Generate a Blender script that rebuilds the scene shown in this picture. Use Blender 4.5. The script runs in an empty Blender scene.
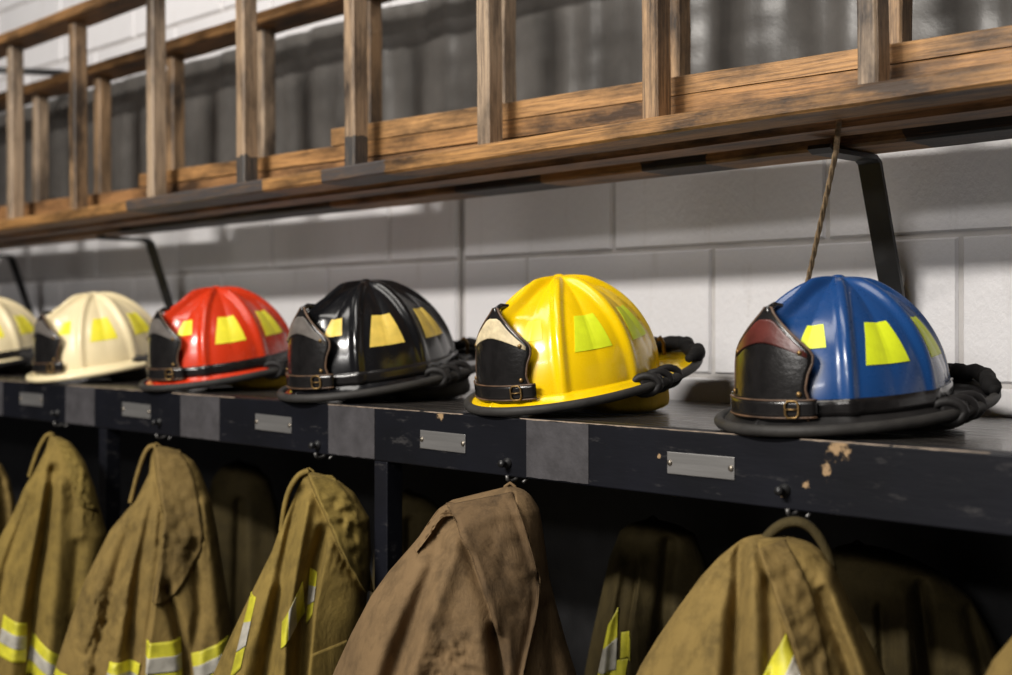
import bpy, math, random
from mathutils import Vector, Matrix, noise
random.seed(7)
S = bpy.context.scene
COL = S.collection
R = math.radians
# ---------------------------------------------------------------- camera, world, lights, exposure
F = 1286.0                     # focal length in pixels of a 1012 px wide frame
SHELF = 1.50                   # height of the shelf top
CZ = SHELF + 0.1215            # height of the lens
CD = 1.63                      # distance lens - wall (wall face is y = 0)
HOR = 323.0
cd = bpy.data.cameras.new('camera')
cam = bpy.data.objects.new('camera', cd); COL.objects.link(cam)
cam.location = (0, -CD, CZ); cam.rotation_euler = (R(90), 0, R(45))
cd.sensor_width = 36.0; cd.lens = F / 1012 * 36.0
cd.shift_y = -(337.5 - HOR) / 1012
cd.clip_start = 0.02
cd.dof.use_dof = True; cd.dof.focus_distance = 1.60; cd.dof.aperture_fstop = 3.2
S.camera = cam
w = bpy.data.worlds.new('world'); S.world = w; w.use_nodes = True
bg = w.node_tree.nodes['Background']
bg.inputs[0].default_value = (0.75, 0.78, 0.9, 1); bg.inputs[1].default_value = 0.013
def area(name, loc, look, sx, sy, power, col):
    l = bpy.data.lights.new(name, 'AREA'); l.shape = 'RECTANGLE'; l.size = sx; l.size_y = sy
    l.energy = power; l.color = col
    o = bpy.data.objects.new(name, l); COL.objects.link(o); o.location = loc
    o.rotation_euler = (Vector(look) - Vector(loc)).to_track_quat('-Z', 'Y').to_euler()
    return o
area('hall_ceiling_light', (-1.2, -4.2, 3.85), (-0.9, 0, 1.6), 1.7, 0.22, 232, (1.0, 0.95, 0.88))
area('far_ceiling_light', (0.2, -7.2, 3.75), (-0.9, 0, 1.6), 3.0, 0.3, 120, (1.0, 0.96, 0.92))
area('near_ceiling_light', (-1.4, -1.5, 3.9), (-1.3, -0.2, 1.6), 2.6, 0.7, 40, (1.0, 0.95, 0.88))
S.view_settings.view_transform = 'Standard'; S.view_settings.look = 'None'
S.view_settings.gamma = 1.0; S.view_settings.use_curve_mapping = False
S.view_settings.exposure = 0.0

# ---------------------------------------------------------------- helpers
def at(px, py, D):
    """world point seen at pixel (px,py) on the plane D metres in front of the lens, parallel to the wall"""
    q = (px - 506) / F
    k = D / (math.sqrt(.5) * (1 + q))
    return Vector((D * (q - 1) / (q + 1), -CD + D, CZ + k * (HOR - py) / F))
def xat(px, D): return at(px, HOR, D).x
def empty(name, loc=(0, 0, 0), rz=0.0):
    o = bpy.data.objects.new(name, None); COL.objects.link(o)
    o.location = loc; o.rotation_euler = (0, 0, rz); o.empty_display_size = .05
    return o
def tag(o, label, cat, group=None):
    o['label'] = label; o['category'] = cat
    if group: o['group'] = group
    return o
class MB:
    def __init__(s): s.v = []; s.f = []
    def add(s, vs, fs):
        n = len(s.v); s.v += [tuple(v) for v in vs]; s.f += [tuple(i + n for i in f) for f in fs]
    def box(s, x0, x1, y0, y1, z0, z1):
        s.add([(x0,y0,z0),(x1,y0,z0),(x1,y1,z0),(x0,y1,z0),(x0,y0,z1),(x1,y0,z1),(x1,y1,z1),(x0,y1,z1)],
              [(0,3,2,1),(4,5,6,7),(0,1,5,4),(1,2,6,5),(2,3,7,6),(3,0,4,7)])
    def grid(s, rows, closed_u=False):
        n = len(rows[0]); vs = [p for r in rows for p in r]; fs = []
        for j in range(len(rows) - 1):
            for i in range(n if closed_u else n - 1):
                k = (i + 1) % n
                fs.append((j*n+i, j*n+k, (j+1)*n+k, (j+1)*n+i))
        s.add(vs, fs)
    def slab(s, rows_out, rows_in):
        """closed thin sheet between two grids of the same size"""
        n = len(rows_out[0]); m = len(rows_out)
        a = [p for r in rows_out for p in r]; b = [p for r in rows_in for p in r]
        fs = []; o = n * m
        for j in range(m - 1):
            for i in range(n - 1):
                q = (j*n+i, j*n+i+1, (j+1)*n+i+1, (j+1)*n+i)
                fs.append(q); fs.append(tuple(o + x for x in reversed(q)))
        rim = [i for i in range(n)] + [j*n+n-1 for j in range(1, m)] + [(m-1)*n+i for i in range(n-2, -1, -1)] + [j*n for j in range(m-2, 0, -1)]
        for t in range(len(rim)):
            p, q = rim[t], rim[(t+1) % len(rim)]
            fs.append((q, p, o + p, o + q))
        s.add(a + b, fs)
    def tube(s, path, r, n=10, closed=False):
        path = [Vector(p) for p in path]; m = len(path); rows = []
        rr = r if isinstance(r, (list, tuple)) else [r] * m
        up = None
        for i in range(m):
            a = path[(i-1) % m] if (closed or i > 0) else path[0]
            b = path[(i+1) % m] if (closed or i < m-1) else path[-1]
            t = (b - a)
            if t.length < 1e-9: t = Vector((0, 0, 1))
            t.normalize()
            if up is None: up = Vector((0,0,1)) if abs(t.z) < .9 else Vector((1,0,0))
            u = up - t * up.dot(t)
            if u.length < 1e-6: u = t.orthogonal()
            u.normalize(); w_ = t.cross(u); up = u
            rows.append([path[i] + (u * math.cos(2*math.pi*k/n) + w_ * math.sin(2*math.pi*k/n)) * rr[i] for k in range(n)])
        if closed: rows.append(rows[0])
        base = len(s.v); s.grid(rows, True)
        if not closed:
            s.f.append(tuple(base + k for k in range(n))[::-1]); s.f.append(tuple(base + (m-1)*n + k for k in range(n)))
    def lathe(s, c, axis, prof, n=16):
        """prof: (radius, height along axis)"""
        c = Vector(c); ax = Vector(axis).normalized(); u = ax.orthogonal().normalized(); v = ax.cross(u)
        rows = [[c + ax * h + (u*math.cos(2*math.pi*k/n) + v*math.sin(2*math.pi*k/n)) * max(r, 1e-5) for k in range(n)] for r, h in prof]
        s.grid(rows, True)
    def build(s, name, mat, parent=None, smooth=False, M=None, bevel=0, loc=None):
        me = bpy.data.meshes.new(name)
        vs = s.v if M is None else [tuple(M @ Vector(v)) for v in s.v]
        me.from_pydata(vs, [], s.f); me.validate(); me.update()
        me.materials.append(mat)
        if smooth:
            for p in me.polygons: p.use_smooth = True
        o = bpy.data.objects.new(name, me); COL.objects.link(o)
        if parent: o.parent = parent
        if loc: o.location = loc
        if bevel:
            b = o.modifiers.new('bevel', 'BEVEL'); b.width = bevel; b.segments = 2; b.limit_method = 'ANGLE'
        return o

# ---------------------------------------------------------------- materials
def nmat(name):
    m = bpy.data.materials.new(name); m.use_nodes = True
    nt = m.node_tree; return m, nt, nt.nodes['Principled BSDF']
def node(nt, t, **kw):
    n = nt.nodes.new(t)
    for k, v in kw.items(): setattr(n, k, v)
    return n
def mixcol(nt, fac, a, b, blend='MIX'):
    n = node(nt, 'ShaderNodeMix', data_type='RGBA', blend_type=blend)
    for sock, v in ((n.inputs[0], fac), (n.inputs[6], a), (n.inputs[7], b)):
        if hasattr(v, 'is_linked'): nt.links.new(v, sock)
        elif isinstance(v, (int, float)): sock.default_value = v
        else: sock.default_value = (*v, 1)
    return n.outputs[2]
def noisetex(nt, scale, detail=4, rough=.55, stretch=None, coord='Object', dist=0):
    tc = node(nt, 'ShaderNodeTexCoord'); mp = node(nt, 'ShaderNodeMapping')
    nt.links.new(tc.outputs[coord], mp.inputs[0])
    if stretch: mp.inputs['Scale'].default_value = stretch
    n = node(nt, 'ShaderNodeTexNoise'); n.inputs['Scale'].default_value = scale
    n.inputs['Detail'].default_value = detail; n.inputs['Roughness'].default_value = rough; n.inputs['Distortion'].default_value = dist
    nt.links.new(mp.outputs[0], n.inputs[0]); return n.outputs[0]
def ramp(nt, src, stops):
    r = node(nt, 'ShaderNodeValToRGB'); nt.links.new(src, r.inputs[0])
    e = r.color_ramp.elements
    while len(e) < len(stops): e.new(.5)
    for i, (p, c) in enumerate(stops):
        e[i].position = p; e[i].color = (*c, 1) if len(c) == 3 else c
    return r.outputs[0]
def bump(nt, bs, src, strength, dist=.002):
    b = node(nt, 'ShaderNodeBump'); b.inputs['Strength'].default_value = strength; b.inputs['Distance'].default_value = dist
    nt.links.new(src, b.inputs['Height']); nt.links.new(b.outputs[0], bs.inputs['Normal'])
def g(v): return (v, v, v)
def lin(r, gr, b):
    return tuple(((c/255)/12.92 if c/255 <= .04045 else ((c/255+.055)/1.055)**2.4) for c in (r, gr, b))

def simple(name, col, rough=.5, metal=0.0, var=.25, scale=30, bmp=0.0, coat=0.0, bscale=None, stretch=None):
    m, nt, bs = nmat(name)
    n = noisetex(nt, scale, 5, .6, stretch)
    dark = tuple(c * (1 - var) for c in col); lite = tuple(min(1, c * (1 + var*.6)) for c in col)
    nt.links.new(ramp(nt, n, [(.3, dark), (.7, lite)]), bs.inputs['Base Color'])
    bs.inputs['Roughness'].default_value = rough; bs.inputs['Metallic'].default_value = metal
    bs.inputs['Coat Weight'].default_value = coat; bs.inputs['Coat Roughness'].default_value = .12
    if bmp: bump(nt, bs, noisetex(nt, bscale or scale*4, 5, .6, stretch), bmp)
    return m

def wood(name, base, dark, stain=.45, paint=(), paintcol=(.03,.03,.034), along='x'):
    """old oiled timber: long grain, soot stains, optional painted lengths along the object's x axis"""
    m, nt, bs = nmat(name)
    st = (1.6, 55, 55) if along == 'x' else (55, 55, 1.6)
    st2 = (1, 3, 3) if along == 'x' else (3, 3, 1)
    gr = noisetex(nt, 5, 9, .72, st, dist=.4)
    c = ramp(nt, gr, [(.34, dark), (.45, tuple((a*.6+b*.4) for a, b in zip(base, dark))), (.53, base), (.68, tuple(min(1, a*1.35) for a in base))])
    sn = noisetex(nt, 4.2, 6, .7, st2)
    sf = ramp(nt, sn, [(.5 - .12*stain, g(0)), (.72 - .15*stain, g(1))])
    c = mixcol(nt, sf, c, tuple(x*.45 for x in dark))
    if paint:
        tc = node(nt, 'ShaderNodeTexCoord'); sp = node(nt, 'ShaderNodeSeparateXYZ'); nt.links.new(tc.outputs['Object'], sp.inputs[0])
        wob = noisetex(nt, 60, 3, .6)
        ad = node(nt, 'ShaderNodeMath', operation='MULTIPLY_ADD'); nt.links.new(wob, ad.inputs[0]); ad.inputs[1].default_value = .02
        nt.links.new(sp.outputs[0 if along == 'x' else 2], ad.inputs[2])
        for p0, p1 in paint:
            a = node(nt, 'ShaderNodeMath', operation='GREATER_THAN'); nt.links.new(ad.outputs[0], a.inputs[0]); a.inputs[1].default_value = p0 + .01
            b = node(nt, 'ShaderNodeMath', operation='LESS_THAN'); nt.links.new(ad.outputs[0], b.inputs[0]); b.inputs[1].default_value = p1 + .01
            mu = node(nt, 'ShaderNodeMath', operation='MULTIPLY'); nt.links.new(a.outputs[0], mu.inputs[0]); nt.links.new(b.outputs[0], mu.inputs[1])
            wear = ramp(nt, noisetex(nt, 9, 6, .7, st), [(.3, g(.35)), (.5, g(1))])
            m2 = node(nt, 'ShaderNodeMath', operation='MULTIPLY'); nt.links.new(mu.outputs[0], m2.inputs[0]); nt.links.new(wear, m2.inputs[1])
            c = mixcol(nt, m2.outputs[0], c, paintcol)
    nt.links.new(c, bs.inputs['Base Color'])
    bs.inputs['Roughness'].default_value = .52
    bump(nt, bs, gr, .5, .002)
    return m

def fabric(name, col, grime=.5):
    m, nt, bs = nmat(name)
    big = noisetex(nt, 6, 6, .65)
    c = ramp(nt, big, [(.3, tuple(x*.62 for x in col)), (.5, col), (.75, tuple(min(1, x*1.18) for x in col))])
    st = noisetex(nt, 13, 7, .72)
    c = mixcol(nt, ramp(nt, st, [(.5, g(0)), (.7, g(grime))]), c, tuple(x*.22 for x in col))
    s2 = noisetex(nt, 38, 6, .7, (1, 1, .6))
    c = mixcol(nt, ramp(nt, s2, [(.48, g(0)), (.72, g(grime*.75))]), c, tuple(x*.3 for x in col))
    nt.links.new(c, bs.inputs['Base Color'])
    bs.inputs['Roughness'].default_value = .85; bs.inputs['Specular IOR Level'].default_value = .25
    b1_ = node(nt, 'ShaderNodeBump'); b1_.inputs['Strength'].default_value = .8; b1_.inputs['Distance'].default_value = .005
    nt.links.new(noisetex(nt, 26, 6, .62, (1, 1, .55), dist=.6), b1_.inputs['Height'])
    b2_ = node(nt, 'ShaderNodeBump'); b2_.inputs['Strength'].default_value = .35; b2_.inputs['Distance'].default_value = .0008
    nt.links.new(noisetex(nt, 900, 2, .5), b2_.inputs['Height']); nt.links.new(b1_.outputs[0], b2_.inputs['Normal']); nt.links.new(b2_.outputs[0], bs.inputs['Normal'])
    return m

MAT = {}
# painted block wall
m, nt, bs = nmat('painted_block'); MAT['block'] = m
n1 = noisetex(nt, 2.2, 5, .6, coord='Object')
c = ramp(nt, n1, [(.3, (.60,.59,.605)), (.7, (.70,.69,.705))])
st = noisetex(nt, 3.0, 6, .7, (6, 1, .8))
c = mixcol(nt, ramp(nt, st, [(.58, g(0)), (.8, g(.35))]), c, (.30,.25,.20))
nt.links.new(c, bs.inputs['Base Color']); bs.inputs['Roughness'].default_value = .42
bump(nt, bs, noisetex(nt, 110, 6, .7, (1, 1, .6)), .55, .003)
MAT['mortar'] = simple('painted_mortar', (.47,.45,.44), .6, var=.2, scale=8, bmp=.3)
MAT['gap'] = simple('control_joint_sealant', (.10,.09,.085), .8)
MAT['floor'] = simple('concrete_floor', (.19,.18,.17), .5, var=.3, scale=3, bmp=.15)
# rack paint, with chips where the wood shows
m, nt, bs = nmat('worn_navy_paint'); MAT['rack'] = m
c = ramp(nt, noisetex(nt, 5, 5, .6), [(.3, (.003,.0033,.0048)), (.7, (.006,.0065,.0105))])
scr = noisetex(nt, 30, 6, .75, (.5, 1, 2))
c = mixcol(nt, ramp(nt, scr, [(.58, g(0)), (.70, g(.45))]), c, (.085,.08,.078))
tc = node(nt, 'ShaderNodeTexCoord')
for (cx, cz, r_) in ((xat(838, 1.169), -.004, .030), (xat(826, 1.169), -.030, .018), (xat(806, 1.169), -.046, .012), (xat(783,1.169), -.058, .012), (xat(440, 1.169), -.004, .016), (xat(659, 1.169), -.032, .006)):
    d = node(nt, 'ShaderNodeVectorMath', operation='DISTANCE'); nt.links.new(tc.outputs['Object'], d.inputs[0]); d.inputs[1].default_value = (cx, 0, cz)
    mr = node(nt, 'ShaderNodeMapRange'); nt.links.new(d.outputs['Value'], mr.inputs[0]); mr.inputs[1].default_value = 0; mr.inputs[2].default_value = r_; mr.inputs[3].default_value = .44; mr.inputs[4].default_value = 0
    ad = node(nt, 'ShaderNodeMath', operation='ADD'); nt.links.new(mr.outputs[0], ad.inputs[0]); nt.links.new(noisetex(nt, 85, 8, .75), ad.inputs[1])
    c = mixcol(nt, ramp(nt, ad.outputs[0], [(.76, g(0)), (.84, g(.85))]), c, (.36,.24,.13))
nt.links.new(c, bs.inputs['Base Color']); bs.inputs['Roughness'].default_value = .5; bs.inputs['Specular IOR Level'].default_value = .22
bump(nt, bs, noisetex(nt, 40, 5, .65, (.3, 1, 1.5)), .25, .002)
# shelf top: worn glossy black
m, nt, bs = nmat('worn_black_shelf'); MAT['shelf'] = m
gr = noisetex(nt, 6, 6, .65, (.7, 14, 10))
c = ramp(nt, gr, [(.3, (.012,.011,.011)), (.58, (.035,.031,.028)), (.78, (.13,.11,.09))])
nt.links.new(c, bs.inputs['Base Color'])
nt.links.new(ramp(nt, gr, [(.3, g(.14)), (.7, g(.34))]), bs.inputs['Roughness'])
bump(nt, bs, gr, .35, .0015)
MAT['edge'] = simple('worn_edge_wood', (.26,.20,.15), .6, var=.7, scale=40)
MAT['tape'] = simple('grey_tape', (.055,.052,.056), .5, var=.35, scale=25, bmp=.4)
MAT['plate'] = simple('brushed_plate', (.42,.41,.40), .38, metal=.8, var=.25, scale=14, stretch=(.3,1,6), bmp=.1)
MAT['screw'] = simple('screw_steel', (.25,.22,.18), .4, metal=.9)
MAT['iron'] = simple('black_iron', (.012,.012,.013), .45, var=.4, scale=25, bmp=.2)
MAT['hook'] = simple('hook_steel', (.16,.155,.15), .5, metal=.8)
MAT['rope'] = simple('hemp_rope', (.30,.21,.12), .9, var=.5, scale=90, bmp=.6)
# helmets
def shellmat(name, col, scuff=.35, rough=.2):
    m, nt, bs = nmat(name)
    n = noisetex(nt, 16, 7, .75); n2 = noisetex(nt, 5, 4, .6)
    c = ramp(nt, n2, [(.3, tuple(x*.82 for x in col)), (.7, tuple(min(1, x*1.08) for x in col))])
    c = mixcol(nt, ramp(nt, n, [(.6, g(0)), (.82, g(scuff))]), c, tuple(x*.35 + .02 for x in col))
    nt.links.new(c, bs.inputs['Base Color'])
    nt.links.new(ramp(nt, n, [(.35, g(rough)), (.75, g(rough+.2))]), bs.inputs['Roughness'])
    bs.inputs['Coat Weight'].default_value = .25; bs.inputs['Coat Roughness'].default_value = .1
    bump(nt, bs, noisetex(nt, 45, 3, .5), .04, .002)
    return m
MAT['blue'] = shellmat('blue_shell', (.010,.052,.180), .7)
MAT['yellow'] = shellmat('yellow_shell', (.86,.56,.002), .25)
MAT['black'] = shellmat('black_shell', (.006,.006,.007), .2, .14)
MAT['red'] = shellmat('red_shell', (.56,.035,.008), .3)
MAT['cream'] = shellmat('cream_shell', (.80,.68,.42), .25, .25)
MAT['lime'] = simple('fluorescent_yellow_film', (.70,.80,.02), .4, var=.1, scale=60)
MAT['gold'] = simple('aged_yellow_film', (.72,.52,.10), .4, var=.2, scale=40)
MAT['amber'] = simple('yellow_film', (.85,.76,.04), .4, var=.1, scale=60)
MAT['rubber'] = simple('grey_rubber', (.032,.030,.028), .6, var=.35, scale=35, bmp=.25)
MAT['blackrubber'] = simple('black_rubber', (.013,.012,.012), .55, var=.35, scale=35, bmp=.25)
MAT['leather'] = simple('black_leather', (.011,.010,.010), .26, var=.5, scale=28, bmp=.25, coat=.3)
MAT['brown'] = simple('worn_leather_edge', (.10,.055,.03), .5, var=.6, scale=60, bmp=.3)
MAT['maroon'] = simple('maroon_leather', (.085,.018,.014), .35, var=.5, scale=30, bmp=.2, coat=.2)
MAT['creamleather'] = simple('cream_leather', (.62,.52,.33), .45, var=.35, scale=60, bmp=.2)
MAT['greyleather'] = simple('grey_leather', (.115,.102,.092), .4, var=.5, scale=30, bmp=.2)
MAT['brass'] = simple('brass', (.24,.15,.06), .45, metal=.9)
MAT['strap'] = simple('black_webbing', (.006,.0055,.0055), .85, var=.4, scale=60, bmp=.8, bscale=120)
MAT['mustard'] = fabric('mustard_liner', (.42,.26,.012), .4)
MAT['darkliner'] = fabric('dark_liner', (.02,.017,.012), .4)
# coats
MAT['tan'] = fabric('tan_cloth', (.19,.128,.038), .7)
MAT['olive'] = fabric('olive_cloth', (.20,.138,.034), .65)
MAT['brown_cloth'] = fabric('brown_cloth', (.165,.105,.05), .65)
MAT['worn_tan'] = fabric('worn_tan_cloth', (.165,.11,.035), .9)
MAT['worn_olive'] = fabric('worn_olive_cloth', (.185,.13,.03), .85)
MAT['worn_brown'] = fabric('worn_brown_cloth', (.120,.075,.036), .9)
MAT['shaded_cloth'] = fabric('shaded_cloth', (.055,.040,.013), .6)  # shade under the shelf put into the cloth colour, also on one collar
MAT['trim_yellow'] = simple('lime_trim', (.52,.48,.03), .55, var=.45, scale=30)
MAT['trim_silver'] = simple('silver_trim', (.38,.36,.31), .45, var=.4, scale=40)

for k_ in ('strap', 'blackrubber', 'rubber'): MAT[k_].node_tree.nodes['Principled BSDF'].inputs['Specular IOR Level'].default_value = .25
# ---------------------------------------------------------------- the setting
wall = MB()
wall.box(-6.6, -1.756, .0045, .25, 0, 3.7); wall.box(-1.744, 1.6, .0045, .25, 0, 3.7); wall.box(-1.756, -1.744, .012, .25, 0, 3.7)
wo = wall.build('wall_back', MAT['mortar']); wo['kind'] = 'structure'
JZ = CZ + .118
blockmesh = {}
def block_mesh(L):
    k = round(L, 3)
    if k not in blockmesh:
        mb = MB(); a, b, d = L/2, .0965, .003
        mb.add([(-a,.004,-b),(a,.004,-b),(a,.004,b),(-a,.004,b),(-a+d,0,-b+d),(a-d,0,-b+d),(a-d,0,b-d),(-a+d,0,b-d),(-a,.012,-b),(a,.012,-b),(a,.012,b),(-a,.012,b)],
               [(4,5,6,7),(0,1,5,4),(1,2,6,5),(2,3,7,6),(3,0,4,7),(8,9,1,0),(9,10,2,1),(10,11,3,2),(11,8,0,3)])
        me = bpy.data.meshes.new('concrete_block'); me.from_pydata(mb.v, [], mb.f); me.update(); me.materials.append(MAT['block'])
        blockmesh[k] = me
    return blockmesh[k]
for c_ in range(-2, 8):
    zc = JZ - .1 + .2 * c_
    off = -.78 if c_ % 2 == 0 else -.98
    spans = []
    for k in range(-4, 5):
        a, b = off + .4*k, off + .4*(k+1)
        a2, b2 = max(a, -1.742), min(b, .9)
        if b2 - a2 > .05: spans.append((a2, b2))
    off2 = -1.756 if c_ % 2 == 0 else -1.556
    for k in range(0, 11):
        a, b = off2 - .4*(k+1), off2 - .4*k
        b2 = min(b, -1.758)
        if b2 - a > .05: spans.append((a, b2))
    for a, b in spans:
        L = b - a - .007
        o = bpy.data.objects.new('concrete_block', block_mesh(L)); COL.objects.link(o); o.parent = wo
        o.location = ((a+b)/2, random.uniform(-.0012, .0006), zc)
fl = MB(); fl.box(-6.6, 1.6, -7, 0.0, -.05, 0); f_ = fl.build('floor', MAT['floor']); f_['kind'] = 'structure'

# ---------------------------------------------------------------- gear rack (shelf, front board, posts, plates)
DF = 1.169
YF = -CD + DF                  # front face of the board
rack = empty('gear_rack', (0, 0, 0))
tag(rack, 'long navy black painted gear rack with shelf, front board and small metal nameplates', 'rack')
XL, XR = -4.6, .7
rz = SHELF
def local(mb, name, mat, smooth=False, bevel=0, parent=rack):      # rack pieces keep the shelf top as their own origin
    o = mb.build(name, mat, parent, smooth, None, bevel); return o
mb = MB(); mb.box(XL, XR, YF + .03, -.004, -.022, 0); o = local(mb, 'shelf_top', MAT['shelf'], bevel=.0015); o.location.z = rz
mb = MB(); mb.box(XL, XR, 0, .03, -.0754, 0); fb = local(mb, 'front_board', MAT['rack'], bevel=.0018); fb.location = (0, YF, rz)
# bare wood showing along the worn top edge
def edge_piece(x0, x1, seed):
    mb = MB(); n = max(8, int((x1-x0)/.006)); rows = [[], [], []]
    for i in range(n+1):
        x = x0 + (x1-x0)*i/n
        t = .0004 + .0018*max(0, noise.noise(Vector((x*35, seed, 0)))) + .0006*noise.noise(Vector((x*160, seed, 3)))
        if i in (0, n): t = .0004
        rows[0].append((x, -.0005, -t)); rows[1].append((x, -.0005, .0004)); rows[2].append((x, .0005 + t*1.5, .0005))
    mb.grid(rows); o = mb.build('worn_edge', MAT['edge'], fb, True)
for i, (a, b) in enumerate(((-40, 30), (68, 150), (172, 235), (328, 420), (424, 463), (520, 760), (800, 890), (893, 990))):
    edge_piece(xat(a, DF), xat(b, DF), i * 3.7)
mb = MB(); mb.box(XL, XR, -.02, -.004, -1.30, -.022); o = local(mb, 'shadow_panel', MAT['iron']); o.location.z = rz  # black panel added to give the deep shadow under the shelf
mb = MB(); mb.box(XL, XR, YF + .02, -.004, -1.33, -1.30); o = local(mb, 'bottom_shelf', MAT['rack']); o.location.z = rz
for px in (-62, 102, 380):
    x = xat(px, DF); mb = MB(); mb.box(x-.0145, x+.0145, YF + .001, YF + .03, -rz, -.0757)
    o = local(mb, 'post', MAT['rack'], bevel=.0015); o.location.z = rz
for x in (XL + .03, XR - .03):
    mb = MB(); mb.box(x-.0145, x+.0145, YF + .001, YF + .03, -rz, -.0757)
    o = local(mb, 'post', MAT['rack'], bevel=.0015); o.location.z = rz
# grey taped-over patches
for (a, b) in ((-22, 3), (66, 95), (181, 220), (329, 375), (527, 589)):
    x0, x1 = xat(a, DF), xat(b, DF); mb = MB(); n = 14
    ro = [[(x0 + (x1-x0)*i/n + .0012*noise.noise(Vector((i, j*3, a))), -.0012, -.001 - (.072)*j/6 + (0.0014*noise.noise(Vector((i*.8, j, a+5))) if j in (0, 6) else 0)) for i in range(n+1)] for j in range(7)]
    ri = [[(x, .0005, z) for x, y, z in r] for r in ro]
    mb.slab(ro, ri); mb.build('tape_patch', MAT['tape'], fb)
# nameplates
plate_boxes = [(20.5, 43), (123, 151), (256, 292), (421, 466), (668, 735)]
plate_z = [-.034, -.036, -.036, -.0385, -.0375]
for (a, b), zc in zip(plate_boxes, plate_z):
    xc = (xat(a, DF) + xat(b, DF))/2; w2 = (xat(b, DF) - xat(a, DF))/2; h2 = .0125
    mb = MB(); mb.box(-w2, w2, -.0016, 0, -h2, h2)
    p = mb.build('nameplate', MAT['plate'], fb, bevel=.0006, loc=(xc, -.0002, zc))
    p.rotation_euler = (0, R(random.uniform(-.6, .6)), 0)
    for s in (-1, 1):
        q = MB(); q.lathe((s*(w2-.004), -.0014, 0), (0, -1, 0), [(.0036, 0), (.0034, .0012), (.0018, .0022), (0, .0024)], 12)
        q.build('screw', MAT['screw'], p, True)
# coat hooks: knob on the board, wire prong below
hook_px = [(58, 413), (160, 422), (318, 445), (508, 463), (785, 490)]
for (px, py) in hook_px:
    p = at(px, py, DF); zl = max(p.z - rz, -.064)
    mb = MB(); mb.lathe((p.x, 0, zl), (0, -1, 0), [(.007, 0), (.007, .003), (.0035, .005), (.003, .008), (.0052, .011), (.0045, .0145), (0, .0155)], 14)
    k = mb.build('coat_hook', MAT['iron'], fb, True)
    mb = MB(); x = p.x + .012
    mb.tube([(x, .010, -.070), (x, .006, -.076), (x, .0, -.079), (x, -.008, -.080), (x, -.013, -.077), (x, -.014, -.072)], .0024, 8)
    mb.tube([(x+.013, .014, -.070), (x+.013, .010, -.077), (x+.013, .002, -.081)], .002, 8)
    mb.build('hook_wire', MAT['hook'], k, True)

# ---------------------------------------------------------------- ladders on their brackets
WOODC = ((.37,.205,.085), (.085,.045,.02))
def rot_rail(mb_):  return mb_
def ladder(name, y0, y1, zb, zt, slope, xl, xr, rungx, label, rw, rd, paints, top_paints):
    """rails run along x, rungs stand upright; z falls to the left by slope"""
    x0 = -1.0
    root = empty(name, (x0, (y0+y1)/2, zb)); tag(root, label, 'ladder', None)
    root.rotation_euler = (0, -math.atan(slope), 0)
    d = (y1-y0)/2; t = .0235; H = zt - zb
    def rail(z0, z1, mat):
        mb = MB(); n = 60; rows = []
        for i in range(n+1):
            x = xl - x0 + (xr-xl)*i/n
            j = [.0012*noise.noise(Vector((x*9, q*7.3, y0*50))) for q in range(4)]
            c_ = .0035
            rows.append([(x,-d+c_,z0+j[0]),(x,d,z0+j[1]),(x,d,z1+j[2]),(x,-d+c_,z1+j[3]),(x,-d+j[0],z1-c_+j[3]),(x,-d+j[0],z0+c_+j[0])])
        mb.grid(rows, True); k = len(rows[0])
        mb.f.append(tuple(range(k))); mb.f.append(tuple(n*k+i for i in range(k))[::-1])
        return mb.build('rail', mat, root)
    rail(0, t, paints); rail(H - t, H, top_paints); name_i = 0 if 'nearest' in label else 1
    for i, x in enumerate(rungx):
        mb = MB(); hw, hd = rw/2, rd/2; n = 10; rows = []
        for k in range(n+1):
            z = t - .006 + (H - 2*t + .012)*k/n
            jx = .0015*noise.noise(Vector((i*5, k*.7, y0))); s_ = 1 + .05*noise.noise(Vector((i*3.3, k*.5, 9)))
            c_ = .003; a, b = hw*s_, hd*s_
            xx = x - x0 + jx
            rows.append([(xx-a+c_,-b,z),(xx+a-c_,-b,z),(xx+a,-b+c_,z),(xx+a,b-c_,z),(xx+a-c_,b,z),(xx-a+c_,b,z),(xx-a,b-c_,z),(xx-a,-b+c_,z)])
        mb.grid(rows, True)
        mb.build('rung', RUNG[(0, 1, 2, 1, 2, 0, 0, 2, 1, 2, 1, 2, 1)[i % 13] if name_i == 0 else (1, 2, 1, 1, 2)[i % 5]], root)
    return root
RUNG = [wood('rung_wood_a', (.34,.235,.145), (.075,.05,.035), .5, ((-.05, .075),), (.040,.038,.037), 'z'),
        wood('rung_wood_b', (.32,.20,.105), (.07,.043,.025), .75, (), (.03,.03,.03), 'z'),
        wood('rung_wood_c', (.37,.27,.18), (.085,.058,.04), .45, (), (.03,.03,.032), 'z')]
x0 = -1.0
FD0, FD1 = 1.29, 1.36
def lx(px, D): return xat(px, D) + 1.0
front_paint = wood('front_rail_wood', (.36,.185,.062), (.085,.042,.016), .45, ((lx(126, FD0), lx(262, FD0)), (lx(320, FD0), lx(384, FD0))), (.05,.045,.045))
top_paint = wood('top_rail_wood', (.27,.14,.052), (.07,.037,.017), .5)
rear_paint = wood('rear_rail_wood', (.33,.17,.06), (.09,.045,.018), .4, ((lx(120, 1.45), lx(330, 1.45)), (lx(455, 1.45), lx(540, 1.45)), (lx(640, 1.45), lx(706, 1.45)), (lx(905, 1.45), lx(1100, 1.45))), (.010,.010,.011))
slope = .0115
frx = [xat(p, 1.325) for p in (874, 657, 490.5, 356.5, 247.5, 157, 79, 16)]
sp = .313
frx = [frx[0] + 2*sp, frx[0] + sp] + frx + [frx[-1] - sp*k for k in (1, 2, 3)]
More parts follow.
